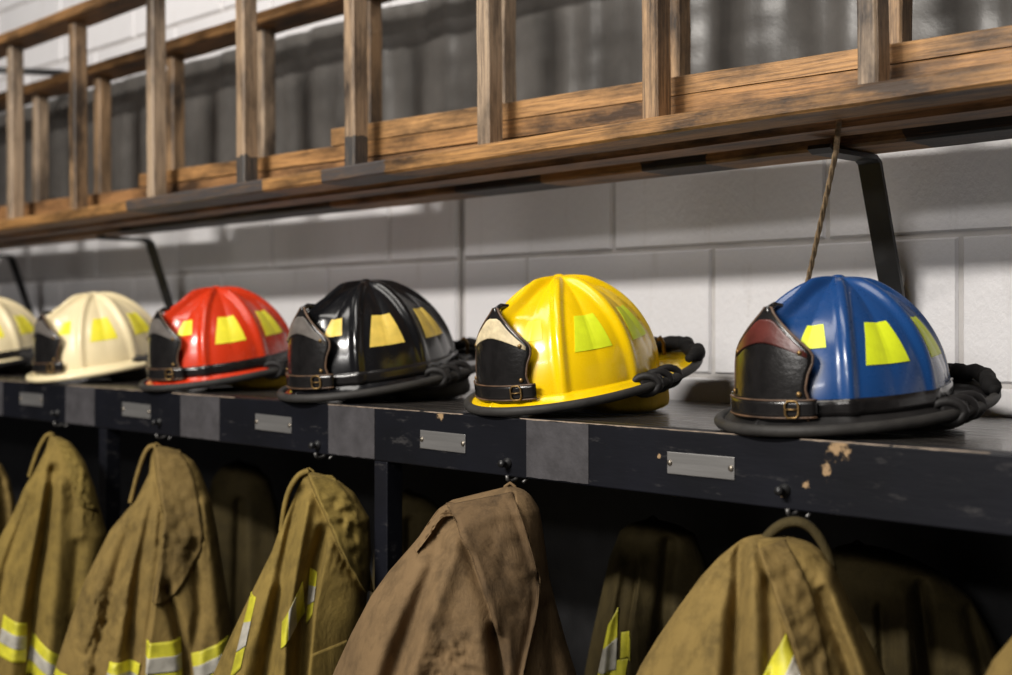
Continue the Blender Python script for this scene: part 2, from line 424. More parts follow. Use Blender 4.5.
ladder('wooden_ladder', -CD + FD0, -CD + FD1, CZ + .2395, CZ + .6985, slope, -3.75, .25, frx,
       'weathered wooden ladder lying on its side nearest the camera, light front rail', .026, .032, front_paint, top_paint)
rrx = [xat(p, 1.49) for p in (898, 678, 505, 372, 266, 176, 103, 41)]
rrx = [rrx[0] + 2*sp, rrx[0] + sp] + rrx + [rrx[-1] - sp*k for k in (1, 2, 3)]
ladder('wooden_ladder', -CD + 1.45, -CD + 1.53, CZ + .220, CZ + .6235, .0069, -4.0, .45, rrx,
       'darker wooden ladder on its side behind the front ladder, next to the wall', .028, .032, rear_paint, top_paint)
# grey sheet with ripples, forms the grey band on the wall behind the ladders
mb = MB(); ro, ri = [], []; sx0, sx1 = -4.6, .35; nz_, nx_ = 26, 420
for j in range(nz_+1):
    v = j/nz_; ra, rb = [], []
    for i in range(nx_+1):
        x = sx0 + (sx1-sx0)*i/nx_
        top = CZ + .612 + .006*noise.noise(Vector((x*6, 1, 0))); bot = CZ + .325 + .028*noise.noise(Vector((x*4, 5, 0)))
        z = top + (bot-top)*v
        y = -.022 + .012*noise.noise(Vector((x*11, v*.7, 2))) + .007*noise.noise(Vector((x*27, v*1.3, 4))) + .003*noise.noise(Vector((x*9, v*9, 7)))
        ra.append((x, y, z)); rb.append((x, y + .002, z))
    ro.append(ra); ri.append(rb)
mb.slab(ro, ri); o = mb.build('grey_wall_band', simple('grey_band', (.092,.086,.08), .38, var=.3, scale=9, bmp=.15, bscale=120), None, True)
tag(o, 'grey rippled band along the wall behind the ladders', 'layer')
# planks stacked between the ladders
def plank(label, pa, pb, h, y0, y1, mat):
    """pa, pb: world points of the top front edge at both ends"""
    root = Vector(pa); mb = MB(); n = 24; rows = []
    dx = pb - pa
    for i in range(n+1):
        t = i/n; p = dx * t
        hh = h[0] + (h[1]-h[0])*t; j = [.001*noise.noise(Vector((t*20, q*5, pa.x))) for q in range(4)]
        rows.append([(p.x,0,p.z-hh+j[0]),(p.x,y1-y0,p.z-hh+j[1]),(p.x,y1-y0,p.z+j[2]),(p.x,.0015,p.z+j[3]),(p.x,0,p.z-.0015+j[3])])
    mb.grid(rows, True); mb.f.append(tuple(range(5))); mb.f.append(tuple(n*5+i for i in range(5))[::-1])
    o = mb.build('wooden_plank', mat, None, loc=root); tag(o, label, 'plank', None); return o
PW = wood('plank_wood_a', (.40,.215,.082), (.11,.058,.024), .4); PW2 = wood('plank_wood_b', (.38,.195,.07), (.10,.05,.02), .4); PW3 = wood('plank_wood_c', (.31,.155,.06), (.09,.045,.02), .45)
DP = 1.372
def ext(pa, pb, x):
    t = (x - pa.x)/(pb.x - pa.x); return pa + (pb - pa)*t
a, b = at(331, 129, DP), at(1012, 25, DP); b = ext(a, b, -.42)
plank('short top plank stacked above two others between the ladders, square end behind fifth rung', a, b, (.0292, .0215), -CD+DP, -CD+DP+.06, PW)
a, b = at(331, 146.5, DP), at(1012, 47, DP); a2 = ext(a, b, xat(139, DP)); b = ext(a, b, .2)
plank('middle plank of three stacked between the ladders, its end near the third rung', a2, b, (.0255, .0255), -CD+DP, -CD+DP+.06, PW2)
a3 = a2.copy(); b3 = b.copy(); a3.z -= .0285; b3.z -= .0285; a3 = ext(a3, b3, -3.6)
plank('lowest plank stacked between the ladders, running past the left edge', a3, b3, (.088, .021), -CD+DP, -CD+DP+.06, PW3)
# brackets: flat bar with a short arm under the ladders, bent down to the wall
def bracket(px, py, label, D0=1.522):
    p = at(px, py, D0); root = empty('wall_bracket', (p.x, 0, p.z)); tag(root, label, 'bracket', 'black iron ladder brackets')
    y = p.y; hw = .016
    mb = MB(); t = .006
    pts = [(y-.115, .004), (y-.105, -.001), (y, -.0), (y+.01, -.006), (-.012, -.25), (-.0045, -.265), (-.0045, min(-.275, SHELF + .006 - p.z))]
    ro = []
    for k, (yy, zz) in enumerate(pts):
        a = pts[max(0, k-1)]; b = pts[min(len(pts)-1, k+1)]
        ty, tz = b[0]-a[0], b[1]-a[1]; L = math.hypot(ty, tz); ny, nz = tz/L*t/2, -ty/L*t/2
        ro.append([(-hw, yy+ny, zz+nz), (hw, yy+ny, zz+nz), (hw, yy-ny, zz-nz), (-hw, yy-ny, zz-nz)])
    mb.grid(ro, True); mb.f += [(0,1,2,3), tuple(4*(len(pts)-1)+i for i in (3,2,1,0))]
    mb.build('strut', MAT['iron'], root)
    mb = MB(); mb.lathe((0, -.007, max(-.285, SHELF + .018 - p.z)), (0, -1, 0), [(.008, 0), (.008, .004), (.003, .006), (0, .0065)], 10); mb.build('bolt', MAT['iron'], root, True)
    return root
bracket(866, 158, 'black iron bracket holding the ladders, above the blue helmet beside the rope')
bracket(146, 240, 'black iron bracket holding the ladders, between the cream and red helmets')
bracket(8, 256, 'black iron bracket at the far left, above the cream helmet cut by the frame')
# upper stay at the far left
p0 = at(-20, 69, 1.378); p1 = at(62, 73, 1.56)
st_ = empty('iron_stay', (p1.x, 0, p1.z)); tag(st_, 'black iron stay rod crossing the ladder top at far left', 'rod')
mb = MB(); mb.tube([Vector((0, -.002, -.004)), Vector((0, p1.y, 0)), Vector((p0.x-p1.x, p0.y, p0.z-p1.z)), Vector((p0.x-p1.x-.12, p0.y-.002, p0.z-p1.z+.002)), Vector((p0.x-p1.x-.5, p0.y-.002, p0.z-p1.z-.004))], .009, 10); mb.build('rod', MAT['iron'], st_, True)
mb = MB(); mb.lathe((0, -.001, -.004), (0, -1, 0), [(.028, 0), (.028, .005), (.012, .008), (.010, .02)], 14); mb.build('wall_flange', MAT['iron'], st_, True)
# rope
ra = at(839, 120, 1.366); rb = at(836, 152, 1.368); rc = at(807, 285, 1.52); rd_ = at(800, 345, 1.56)
ro = MB(); path = []
ctrl = [ra, rb, rc, rd_]
for k in range(3):
    for i in range(40):
        path.append(ctrl[k].lerp(ctrl[k+1], i/40))
path.append(rd_)
for s_ in range(3):
    pp = []
    for i, p in enumerate(path):
        an = i*.55 + s_*2.094
        pp.append(p + Vector((math.cos(an)*.0017, math.sin(an)*.0017, 0)) - rd_)
    ro.tube(pp, .0021, 6)
kn = [rb - rd_ + Vector((math.cos(t)*.010, math.sin(t)*.010, .004*math.sin(2*t))) for t in [i*math.pi/6 for i in range(12)]]
rp = ro.build('rope', MAT['rope'], None, True, loc=rd_); tag(rp, 'thin tan twisted rope hanging from the ladder behind the blue helmet', 'rope')

# ---------------------------------------------------------------- helmets
def sstep(a, b, x):
    t = max(0, min(1, (x-a)/(b-a))) if b != a else float(x > a); return t*t*(3-2*t)
RX, RY, HH = .1150, .1340, .150
RIDGES = [0, 47, 96, 146, 180, 214, 264, 313]
def shell_pt(a, t, off=0.0):
    """a: angle from the front (radians, + = wearer's left = +x), t: 0 base .. 1 crown"""
    psi = t * math.pi/2
    r = math.cos(psi) ** .96 if t < 1 else 0.0
    z = (HH-.009) * math.sin(psi) + .009*(1-r)**2
    deg = math.degrees(a) % 360
    ex, ey = RX*math.sin(a)*r, -RY*math.cos(a)*r
    rad = math.hypot(ex, ey)
    bump_ = 0; near = 180
    for k, rg in enumerate(RIDGES):
        d = abs((deg - rg + 180) % 360 - 180); near = min(near, d)
        dist = math.radians(d) * max(rad, .004)
        amp = (.013 if k == 0 else .0068) * min(1, (1-t)*5+.05) * (1 - .3*max(0, .25-t)*4)
        wd = .0072 if k else .008
        bump_ = max(bump_, amp*math.exp(-abs(dist/wd)**3))
    crest = 0.0
    dfr = abs((deg + 180) % 360 - 180)
    if dfr < 60:
        rl = .112*max(0, .153 - z)/.047 if z > .106 else .112
        fill = max(0, rl - r*RY) * min(1, r/.25) * sstep(.02, .09, z)
        crest = fill*math.exp(-(math.radians(dfr)*max(rad, .004)/.020)**1.4)
    gore = -.0055*(min(near, 26)/26)**2 * math.sin(math.pi*min(1, t*1.05))
    n = Vector((ex/RX**2 if RX else 0, ey/RY**2, math.sin(psi)/HH*.9)); n.normalize()
    rdir = Vector((math.sin(a), -math.cos(a), 0))
    return Vector((ex, ey, z)) + n*(bump_ + gore + off) + rdir*crest
def brim_out(a):
    c_, s_ = math.cos(a), math.sin(a)
    x = (RX + .019)*s_
    if c_ >= 0: y = -(RY + .026)*c_; z = -.009 - .003*c_
    else:
        y = (RY + .092)*(-c_)**.92; x *= 1; z = -.009 + .010*c_*c_
    return Vector((x, y, z))
SH_H, SH_W, SH_R = .125, .0615, .086
def shield_w(z):
    pts = [(0,.94),(.10,1.0),(.17,.97),(.28,.90),(.40,.93),(.50,1.0),(.57,1.0),(.62,.93),(.68,.79),(.76,.59),(.84,.40),(.92,.22),(.965,.13),(1,.09)]
    for i in range(len(pts)-1):
        if z <= pts[i+1][0]:
            t = (z-pts[i][0])/(pts[i+1][0]-pts[i][0]); return pts[i][1]*(1-t)+pts[i+1][1]*t
    return pts[-1][1]
def shield_pt(u, z, off=0.0, wfix=None):
    """u -1..1 across, z 0..1 up"""
    s = (wfix if wfix is not None else shield_w(z)) * SH_W * u
    th = s / SH_R; r = SH_R + off
    lean = .006 + .024*z*z
    yc = -(RY + .017) + SH_R
    return Vector((r*math.sin(th), yc - r*math.cos(th) + lean, z*SH_H - .003))
def helmet(px, D, yaw, tilt, colour, brimmat, edgemat, film, panelmat, band, linermat, label, strap=1.0, size=1.0):
    p = at(px, 300, D)
    root = empty('fire_helmet', (p.x, p.y, SHELF), R(yaw))
    tag(root, label, 'helmet', 'fire helmets on the shelf')
    M = Matrix.Rotation(R(tilt), 4, 'X') @ Matrix.Scale(.96*size, 4)
    # find the lowest point of the brim edge, so that it touches the shelf
    er = .0064
    ring = [brim_out(2*math.pi*i/96) for i in range(96)]
    zmin = min((M @ v).z for v in ring) - er
    M = Matrix.Translation((0, 0, -zmin + .0003)) @ M
    # shell
    mb = MB(); na, ntt = 240, 40
    rows = [[shell_pt(2*math.pi*i/na, (j/ntt)**.9 if j < ntt else .9999) for i in range(na)] for j in range(ntt+1)]
    mb.grid(rows, True); mb.build('shell', colour, root, True, M)
    mb = MB(); c_ = shell_pt(0, .9999); mb.lathe((0, 0, HH-.003), (0,0,1), [(.010, 0), (.0085, .0035), (.005, .0055), (0, .006)], 16); mb.build('crown_button', colour, root, True, M)
    # brim
    mb = MB(); n = 120; top = []; bot = []
    for j in range(7):
        t = j/6; ra = []; rb2 = []
        for i in range(n+1):
            a = 2*math.pi*i/n; q = shell_pt(a, 0); o_ = brim_out(a)
            v = q.lerp(o_, t); v.z = q.z*(1-t) + o_.z*t + .004*(1-t)*(1-t) - .002*math.sin(math.pi*t)
            ra.append(v); rb2.append(v - Vector((0, 0, .0035)))
        top.append(ra); bot.append(rb2)
    mb.slab(top, bot); mb.build('brim', brimmat, root, True, M)
    mb = MB(); mb.tube(ring, er, 10, True); mb.build('brim_edge', edgemat, root, True, M)
    # leather hatband
    if band:
        mb = MB(); ro, ri = [], []
        for j in range(4):
            t = .005 + .105*j/3
            ang = [R(24) + (R(336)-R(24))*i/90 for i in range(91)]
            ro.append([shell_pt(a, t*.8, .0035) for a in ang]); ri.append([shell_pt(a, t*.8, .0002) for a in ang])
        mb.slab(ro, ri); mb.build('hatband', MAT['leather'], root, True, M)
    # reflective patches: tapered film on the panels
    for ac, wd in ((26, 18), (70.5, 27), (118, 28), (-26, 18), (-70.5, 27), (-118, 28)):
        mb = MB(); ro, ri = [], []
        for j in range(9):
            v = j/8; t = .25 + .25*v if abs(ac) > 40 else .36 + .145*v
            hw = R(wd)/2 * (1.0 - .46*v) * (1.0 + .22*v)
            ang = [R(ac) + hw*(-1 + 2*i/10) for i in range(11)]
            ro.append([shell_pt(a, t, .0008) for a in ang]); ri.append([shell_pt(a, t, -.0008) for a in ang])
        mb.slab(ro, ri); mb.build('reflective_patch', film, root, False, M)
    # leather front shield
    mb = MB(); nz, nu = 40, 20
    zs = [j/nz for j in range(nz+1)]
    ro = [[shield_pt(-1+2*i/nu, z, .002) for i in range(nu+1)] for z in zs]; ri = [[shield_pt(-1+2*i/nu, z, -.002) for i in range(nu+1)] for z in zs]
    mb.slab(ro, ri); sh = mb.build('front_shield', MAT['leather'], root, True, M)
    outline = [shield_pt(-1, z, .001) for z in zs] + [shield_pt(1, z, .001) for z in reversed(zs)]
    mb = MB(); mb.tube(outline, .0017, 8, False); mb.build('shield_edging', MAT['brown'], sh, True, M)
    mb = MB(); ro, ri = [], []
    for j in range(14):
        v = j/13
        ra, rb2 = [], []
        for i in range(17):
            u = (-1+2*i/16)*.90; au = abs(u)
            TZ = [(0, 1.0), (.13, .965), (.22, .92), (.40, .84), (.59, .76), (.79, .68), (.93, .62)]
            for (xa, za), (xb, zb_) in zip(TZ, TZ[1:]):
                if au <= xb: hi = za + (zb_-za)*(au-xa)/(xb-xa) - .045; break
            hi = min(hi, .90); lo = min(.695 - .17*au**1.6, hi - .02)
            zz = lo + (hi-lo)*v
            ra.append(shield_pt(u, zz, .0036, 1.0)); rb2.append(shield_pt(u, zz, .001, 1.0))
        ro.append(ra); ri.append(rb2)
    mb.slab(ro, ri); mb.build('shield_panel', panelmat, sh, True, M)
    mb = MB(); ro, ri = [], []
    for j in range(5):
        z = .035 + .155*j/4
        ro.append([shield_pt(-1+2*i/24, z, .0058, 1.10) for i in range(25)]); ri.append([shield_pt(-1+2*i/24, z, .0022, 1.10) for i in range(25)])
    mb.slab(ro, ri); mb.build('shield_strap', MAT['leather'], sh, True, M)
    for z in (.035, .19):
        mb = MB(); mb.tube([shield_pt(-1+2*i/24, z, .0056, 1.10) for i in range(25)], .0011, 6); mb.build('strap_edging', MAT['brown'], sh, True, M)
    # buckle
    mb = MB(); cu, zc = .62, .112; bw, bh = .10, .075
    loop = [shield_pt(cu+dx*bw, zc+dz*bh, .0078, 1.10) for dx, dz in ((-1,-.6),(-.6,-1),(.6,-1),(1,-.6),(1,.6),(.6,1),(-.6,1),(-1,.6))]
    mb.tube(loop, .0014, 6, True); mb.tube([shield_pt(cu-bw, zc, .0085, 1.10), shield_pt(cu+bw, zc, .0085, 1.10)], .001, 6)
    mb.build('buckle', MAT['brass'], sh, True, M)
    for u, z in ((.80, .60), (-.80, .60), (.86, .24), (-.86, .24)):
        q = shield_pt(u, z, .0035); q2 = shield_pt(u, z, .006)
        mb = MB(); mb.lathe(q, q2-q, [(.0032, 0), (.003, .0008), (.0015, .0016), (0, .0018)], 10); mb.build('rivet', MAT['brass'], sh, True, M)
    q = shield_pt(0, .985, 0)
    mb = MB(); mb.tube([q+Vector((0,-.001,-.012)), q+Vector((0,0,.001)), q+Vector((0,.010,.004)), q+Vector((0,.026,.001)), q+Vector((0,.036,-.006))], [.003,.0045,.0042,.0035,.002], 8)
    mb.build('shield_holder', MAT['leather'], sh, True, M)
    # chin strap wound round the rear of the brim, with its slides
    mb = MB(); path, rr = [], []
    sd = px*.01
    for i in range(56):
        a = R(128) + R(104)*i/55
        o_ = brim_out(a); q = shell_pt(a, 0)
        v = q.lerp(o_, .93 + .09*math.sin(i*.35+sd)); v.z += .010 + .006*noise.noise(Vector((i*.35, sd, 0))) + .004*math.sin(math.pi*i/55)
        path.append(v); rr.append(.0085*strap*(1.12 + .22*noise.noise(Vector((i*.5, sd, 4)))) * (1 if 2 < i < 53 else .6))
    mb.tube(path, rr, 12); mb.build('chin_strap', MAT['strap'], root, True, M)
    for a in (95, 103, 111, 249, 257, 265):
        o_ = brim_out(R(a)); q = shell_pt(R(a), 0); mid = q.lerp(o_, .62); d = (o_-q); d.z = 0; d.normalize()
        mb = MB(); mb.tube([mid + d*math.cos(t)*.0185 + Vector((0,0,math.sin(t)*.0125 - .001)) for t in [k*math.pi/8 for k in range(16)]], .0055, 8, True)
        mb.build('strap_slide', MAT['blackrubber'], root, True, M)
    for sg in (1, -1):
        o_ = brim_out(R(99*sg)); q = shell_pt(R(99*sg), 0); c0 = q.lerp(o_, .55); d = (o_-q); d.z = 0; d.normalize(); e_ = Vector((-d.y, d.x, 0))
        mb = MB(); V = [c0 + d*x + e_*y + Vector((0,0,z)) for z in (-.012, .010) for x, y in ((-.016,-.013),(.016,-.013),(.016,.013),(-.016,.013))]
        mb.add(V, [(0,3,2,1),(4,5,6,7),(0,1,5,4),(1,2,6,5),(2,3,7,6),(3,0,4,7)]); mb.build('slide_buckle', MAT['blackrubber'], root, False, M, bevel=.004)
    # hanging hook behind the dome
    mb = MB(); q = shell_pt(R(171), 0); b0 = q + Vector((0, .045, .004))
    mb.tube([b0, b0+Vector((0,.002,.018)), b0+Vector((0,-.004,.028)), b0+Vector((0,-.010,.024))], .0028, 8); mb.build('hanging_hook', MAT['brass'], root, True, M)
    # liner and ear flaps bulging out under the raised rear
    mb = MB(); Mi = M.inverted(); rows = []
    for j in range(13):
        t = j/12; row = []
        for i in range(64):
            a = 2*math.pi*i/64
            w_ = noise.noise(Vector((math.cos(a)*2.2, math.sin(a)*2.2, t*1.5+sd)))
            bul = math.sin(math.pi*(.25+.75*(1-t)))**.5 if t > 0 else math.sin(math.pi*.999)
            prof = (.80, .93, .99, 1.0, 1.0, .99, .98, .97, .96, .95, .94, .93, .92)[j]
            x = (RX-.012)*size*math.sin(a)*prof*(1+.05*w_); y = -(RY-.028)*size*math.cos(a)*prof*(1+.05*w_) + .052*size
            tz = (M @ Vector((x, y, -.006))).z
            if y < -.01: zb = tz - .010
            else: zb = .0004 + .004*max(0, w_)
            s_ = min(1, max(0, (y + .05)/.05)); zb = (tz-.010)*(1-s_) + (.0006)*s_
            z = zb + (tz - zb)*t
            row.append(Mi @ Vector((x, y, 0)) if False else Vector((x, (M @ Vector((x, y, 0))).y, z)))
        rows.append(row)
    base = len(mb.v); mb.grid(rows, True); mb.f.append(tuple(base+i for i in range(64))[::-1])
    mb.build('ear_flap', linermat, root, True)
    return root
HELM = [
 (844, 1.312, -9, 4.5, 'blue', 'blackrubber', 'rubber', 'lime', 'maroon', True, 'darkliner', 'blue fire helmet with black leather front shield topped in maroon', 1.1),
 (571, 1.312, -5, 9.5, 'yellow', 'yellow', 'rubber', 'lime', 'creamleather', False, 'mustard', 'bright yellow fire helmet with black front shield and cream panel', 1.1),
 (376, 1.312, -4, 8.0, 'black', 'black', 'rubber', 'gold', 'greyleather', True, 'darkliner', 'glossy black fire helmet with aged yellow reflective patches', .9, 1.04),
 (226, 1.312, -2, 8.5, 'red', 'red', 'rubber', 'amber', 'greyleather', True, 'mustard', 'red fire helmet with black leather shield and yellow patches', .9, 1.02),
 (103, 1.312, 0, 9, 'cream', 'cream', 'cream', 'amber', 'greyleather', False, 'darkliner', 'cream white fire helmet with dark shield, whole, beside the red one', .9),
 (-7, 1.312, 2, 8.0, 'cream', 'cream', 'blackrubber', 'amber', 'greyleather', True, 'darkliner', 'cream white fire helmet at far left, cut off by the frame', .9)]
for h in HELM:
    helmet(h[0], h[1], h[2], h[3], MAT[h[4]], MAT[h[5]], MAT[h[6]], MAT[h[7]], MAT[h[8]], h[9], MAT[h[10]], h[11], h[12], h[13] if len(h) > 13 else 1.0)

# ---------------------------------------------------------------- turnout coats hanging from the rack
class Coat:
    """a draped coat: a closed bell of cloth with modelled folds; measured outline and folds become metres about the hook"""
    def __init__(s, D, prof, folds, mat, label, group=None, dw=.62, wr=.004, wrz=(), dents=(), name='turnout_coat', seed=0):
        s.D = D; py0 = prof[0][0]; px0 = (prof[0][1]+prof[0][2])/2
        s.px0, s.py0 = px0, py0
        w = at(px0, py0, D); q = (px0-506)/F
        k = D/(math.sqrt(.5)*(1+q)); s.kx = k/(F*math.sqrt(1+q*q)); s.kz = k/F
        view = math.atan(q)                                      # turned so that the open front shows as in the picture
        s.shear = .15*math.tan(R(45) - view)
        s.root = empty(name, w, R(45) - view); tag(s.root, label, 'coat', group)
        s.prof = [(-(y-py0)*s.kz, (a-px0)*s.kx, (b-px0)*s.kx) for y, a, b in prof]
        s.folds = []
        for f in folds:
            kind, pts, amp, wd = f[:4]
            s.folds.append((kind, [((x-px0)*s.kx, -(y-py0)*s.kz) for x, y in pts], amp, wd*s.kx))
        s.mat = mat; s.dw = dw; s.wr = wr; s.seed = seed
        s.wrz = [((x-px0)*s.kx, -(y-py0)*s.kz, r*s.kx, a) for x, y, r, a in wrz]
        s.dents = [((x-px0)*s.kx, -(y-py0)*s.kz, r*s.kx, a) for x, y, r, a in dents]
        s.body()
    def ext(s, z):
        P = s.prof
        if z >= P[0][0]: return P[0][1], P[0][2]
        for i in range(len(P)-1):
            if z >= P[i+1][0]:
                t = (P[i][0]-z)/(P[i][0]-P[i+1][0])
                return P[i][1]*(1-t)+P[i+1][1]*t, P[i][2]*(1-t)+P[i+1][2]*t
        return P[-1][1], P[-1][2]
    def disp(s, x, z):
        d = 0
        for kind, pts, amp, wd in s.folds:
            zt, zb = pts[0][1], pts[-1][1]
            zz = max(min(z, zt), zb)
            xf = pts[-1][0]
            for i in range(len(pts)-1):
                if zz >= pts[i+1][1]:
                    den = pts[i][1]-pts[i+1][1]; t = (pts[i][1]-zz)/den if den else 0
                    xf = pts[i][0]*(1-t)+pts[i+1][0]*t; break
            if z < zb: xf = pts[-1][0] + (pts[-1][0]-pts[-2][0])/min(-1e-6, pts[-1][1]-pts[-2][1])*(z-zb)
            fade = 1 - sstep(zt, zt + .02, z)
            dx = x - xf
            if kind == 'v': d -= amp*fade*math.exp(-(dx/wd)**2)
            elif kind == 'r': d += amp*fade*math.exp(-(dx/wd)**2)
            elif kind == 'sr':                                    # an edge of cloth lying over its left neighbour
                d += amp*fade*(sstep(-.0022, .0022, dx)*math.exp(-max(0, dx)/wd) - .35*math.exp(-(min(0, dx)/(wd*.35))**2)*(dx < 0))
            elif kind == 'sl':
                d += amp*fade*(sstep(-.0022, .0022, -dx)*math.exp(-max(0, -dx)/wd) - .35*math.exp(-(max(0, dx)/(wd*.35))**2)*(dx > 0))
        d *= 1.8
        for wx, wz, r, a in s.dents:
            d -= a*math.exp(-((x-wx)/r)**2 - ((z-wz)/r)**2)
        zz = min(1, max(0, -z)/.16)
        q = noise.noise(Vector((x*16/(1+2.2*max(0,-z)) + s.seed*1.7, z*2.2, s.seed)))
        d += .011*zz*(1-2.4*abs(q))
        n = noise.noise(Vector((x*9+s.seed, z*4, s.seed)))*1.2 + noise.noise(Vector((x*24, z*11+s.seed, 2)))*.5
        d += s.wr*n
        for wx, wz, r, a in s.wrz:
            e = math.exp(-(((x-wx)/r)**2 + ((z-wz)/r)**2))
            if e > .02: d += a*e*(noise.noise(Vector((x*70, z*55, s.seed)))+.6*noise.noise(Vector((x*140, z*130, s.seed+3))))
        return d
    def front(s, x, z, off=0.0):
        a, b = s.ext(z); c = (a+b)/2; h = max(.002, (b-a)/2)
        f = max(-1, min(1, (x-c)/h)); cs = math.sqrt(max(0, 1-f*f))
        dep = min(.15, s.dw*h + .012)
        y = -dep*cs**.85 - s.disp(x, z)*min(1, cs*1.6) - off
        return Vector((x, min(y, .006) - s.shear*x, z))
    def body(s):
        zb = s.prof[-1][0]; nz = 150; nu = 150; rows = []
        for j in range(nz+1):
            t = j/nz; z = zb*(t**1.12)
            a, b = s.ext(z); c = (a+b)/2; h = (b-a)/2
            row = []
            for i in range(nu+1):
                f = -math.cos(math.pi*i/nu); row.append(s.front(c + h*f, z))
            for i in range(1, 30):
                f = math.cos(math.pi*i/30); cs = math.sqrt(max(0, 1-f*f)); dep = min(.014, .3*h+.003)
                row.append(Vector((c + h*f, dep*cs + .002*math.sin(f*9) - s.shear*(c + h*f), z)))
            rows.append(row)
        mb = MB(); mb.grid(rows, True); k = len(rows[0]); mb.f.append(tuple(range(k))[::-1])
        s.obj = mb.build('shell_cloth', s.mat, s.root, True)
    def patch(s, name, quad, mat, off=.0025, th=.0022, nu=20, nv=14):
        """quad: corners top-left, top-right, bottom-right, bottom-left"""
        c = [((x-s.px0)*s.kx, -(y-s.py0)*s.kz) for x, y in quad]
        ro, ri = [], []
        for j in range(nv+1):
            v = j/nv; ra, rb = [], []
            for i in range(nu+1):
                u = i/nu
                x = (c[0][0]*(1-u)+c[1][0]*u)*(1-v) + (c[3][0]*(1-u)+c[2][0]*u)*v
                z = (c[0][1]*(1-u)+c[1][1]*u)*(1-v) + (c[3][1]*(1-u)+c[2][1]*u)*v
                ra.append(s.front(x, z, off)); rb.append(s.front(x, z, off - th))
            ro.append(ra); ri.append(rb)
        mb = MB(); mb.slab(ro, ri); return mb.build(name, mat, s.root, True)
    def stripe(s, quad):
        """lime tape with a silver band down its middle"""
        lime = s.patch('reflective_stripe', quad, MAT['trim_yellow'])
        a, b, c, d = [Vector(p) for p in quad]
        q2 = [a.lerp(d, .33), b.lerp(c, .33), b.lerp(c, .67), a.lerp(d, .67)]
        o = s.patch('silver_band', q2, MAT['trim_silver'], .0040)
        o.parent = lime
    def strip(s, name, left, right, mat, off, th=.004, nu=14, nv=50, flare=0):
        """a strip of cloth between two edges (collar, storm flap) lying on the coat"""
        L = [((x-s.px0)*s.kx, -(y-s.py0)*s.kz) for x, y in left]; Rr = [((x-s.px0)*s.kx, -(y-s.py0)*s.kz) for x, y in right]
        def along(P, t):
            f = t*(len(P)-1); i = min(int(f), len(P)-2); t = f-i
            p0 = P[max(i-1, 0)]; p1 = P[i]; p2 = P[i+1]; p3 = P[min(i+2, len(P)-1)]
            def cr(a, b, c, d): return .5*(2*b+(c-a)*t+(2*a-5*b+4*c-d)*t*t+(3*b-a-3*c+d)*t**3)
            return cr(p0[0], p1[0], p2[0], p3[0]), cr(p0[1], p1[1], p2[1], p3[1])
        ro, ri = [], []
        for j in range(nv+1):
            a = along(L, j/nv); b = along(Rr, j/nv); ra, rb = [], []
            for i in range(nu+1):
                u = i/nu; x = a[0]*(1-u)+b[0]*u; z = a[1]*(1-u)+b[1]*u
                e = off + flare*(1-u)**3 + .0025*noise.noise(Vector((u*4, j*.35, s.seed+7)))
                ra.append(s.front(x, z, e)); rb.append(s.front(x, z, e-th))
            ro.append(ra); ri.append(rb)
        mb = MB(); mb.slab(ro, ri); return mb.build(name, mat, s.root, True)
    def arch(s, name, pts, mat, y=.012, wd=.012, th=.0035):
        """a ribbon of cloth standing up behind the coat: the rim of the collar"""
        P = [Vector(((x-s.px0)*s.kx, -s.shear*(x-s.px0)*s.kx, -(yy-s.py0)*s.kz)) for x, yy in pts]; Q = []
        for i in range(len(P)-1):
            p0 = P[max(i-1,0)]; p1 = P[i]; p2 = P[i+1]; p3 = P[min(i+2,len(P)-1)]
            for k in range(8):
                t = k/8; Q.append(.5*(2*p1+(p2-p0)*t+(2*p0-5*p1+4*p2-p3)*t*t+(3*p1-p0-3*p2+p3)*t**3))
        Q.append(P[-1]); rows = []
        for i, p in enumerate(Q):
            tn = Q[min(i+1,len(Q)-1)] - Q[max(i-1,0)]; tn.y = 0; tn.normalize(); n = Vector((tn.z, 0, -tn.x))
            if n.z < 0 and abs(n.z) > .2: n = -n
            w_ = Vector((0, wd, 0))
            rows.append([p - w_ + Vector((0,y,0)), p - w_*.4 + n*th*.9 + Vector((0,y,0)), p + w_ + n*th + Vector((0,y,0)), p + w_ - n*th*.4 + Vector((0,y,0)), p - w_*.5 - n*th*.5 + Vector((0,y,0))])
        mb = MB(); mb.grid(rows, True); k = 5; m = len(rows)
        mb.f += [tuple(range(k)), tuple((m-1)*k+i for i in range(k))[::-1]]
        return mb.build(name, mat, s.root, True)
    def loop(s, mat):
        mb = MB(); mb.tube([(-.008, .004, -.012), (-.006, .006, .0), (0, .007, .004), (.006, .006, .0), (.008, .004, -.012)], .0022, 8)
        mb.build('hanger_loop', mat, s.root, True)

GF = 'turnout coats on the front hooks'; GB = 'turnout coats on the back hooks'
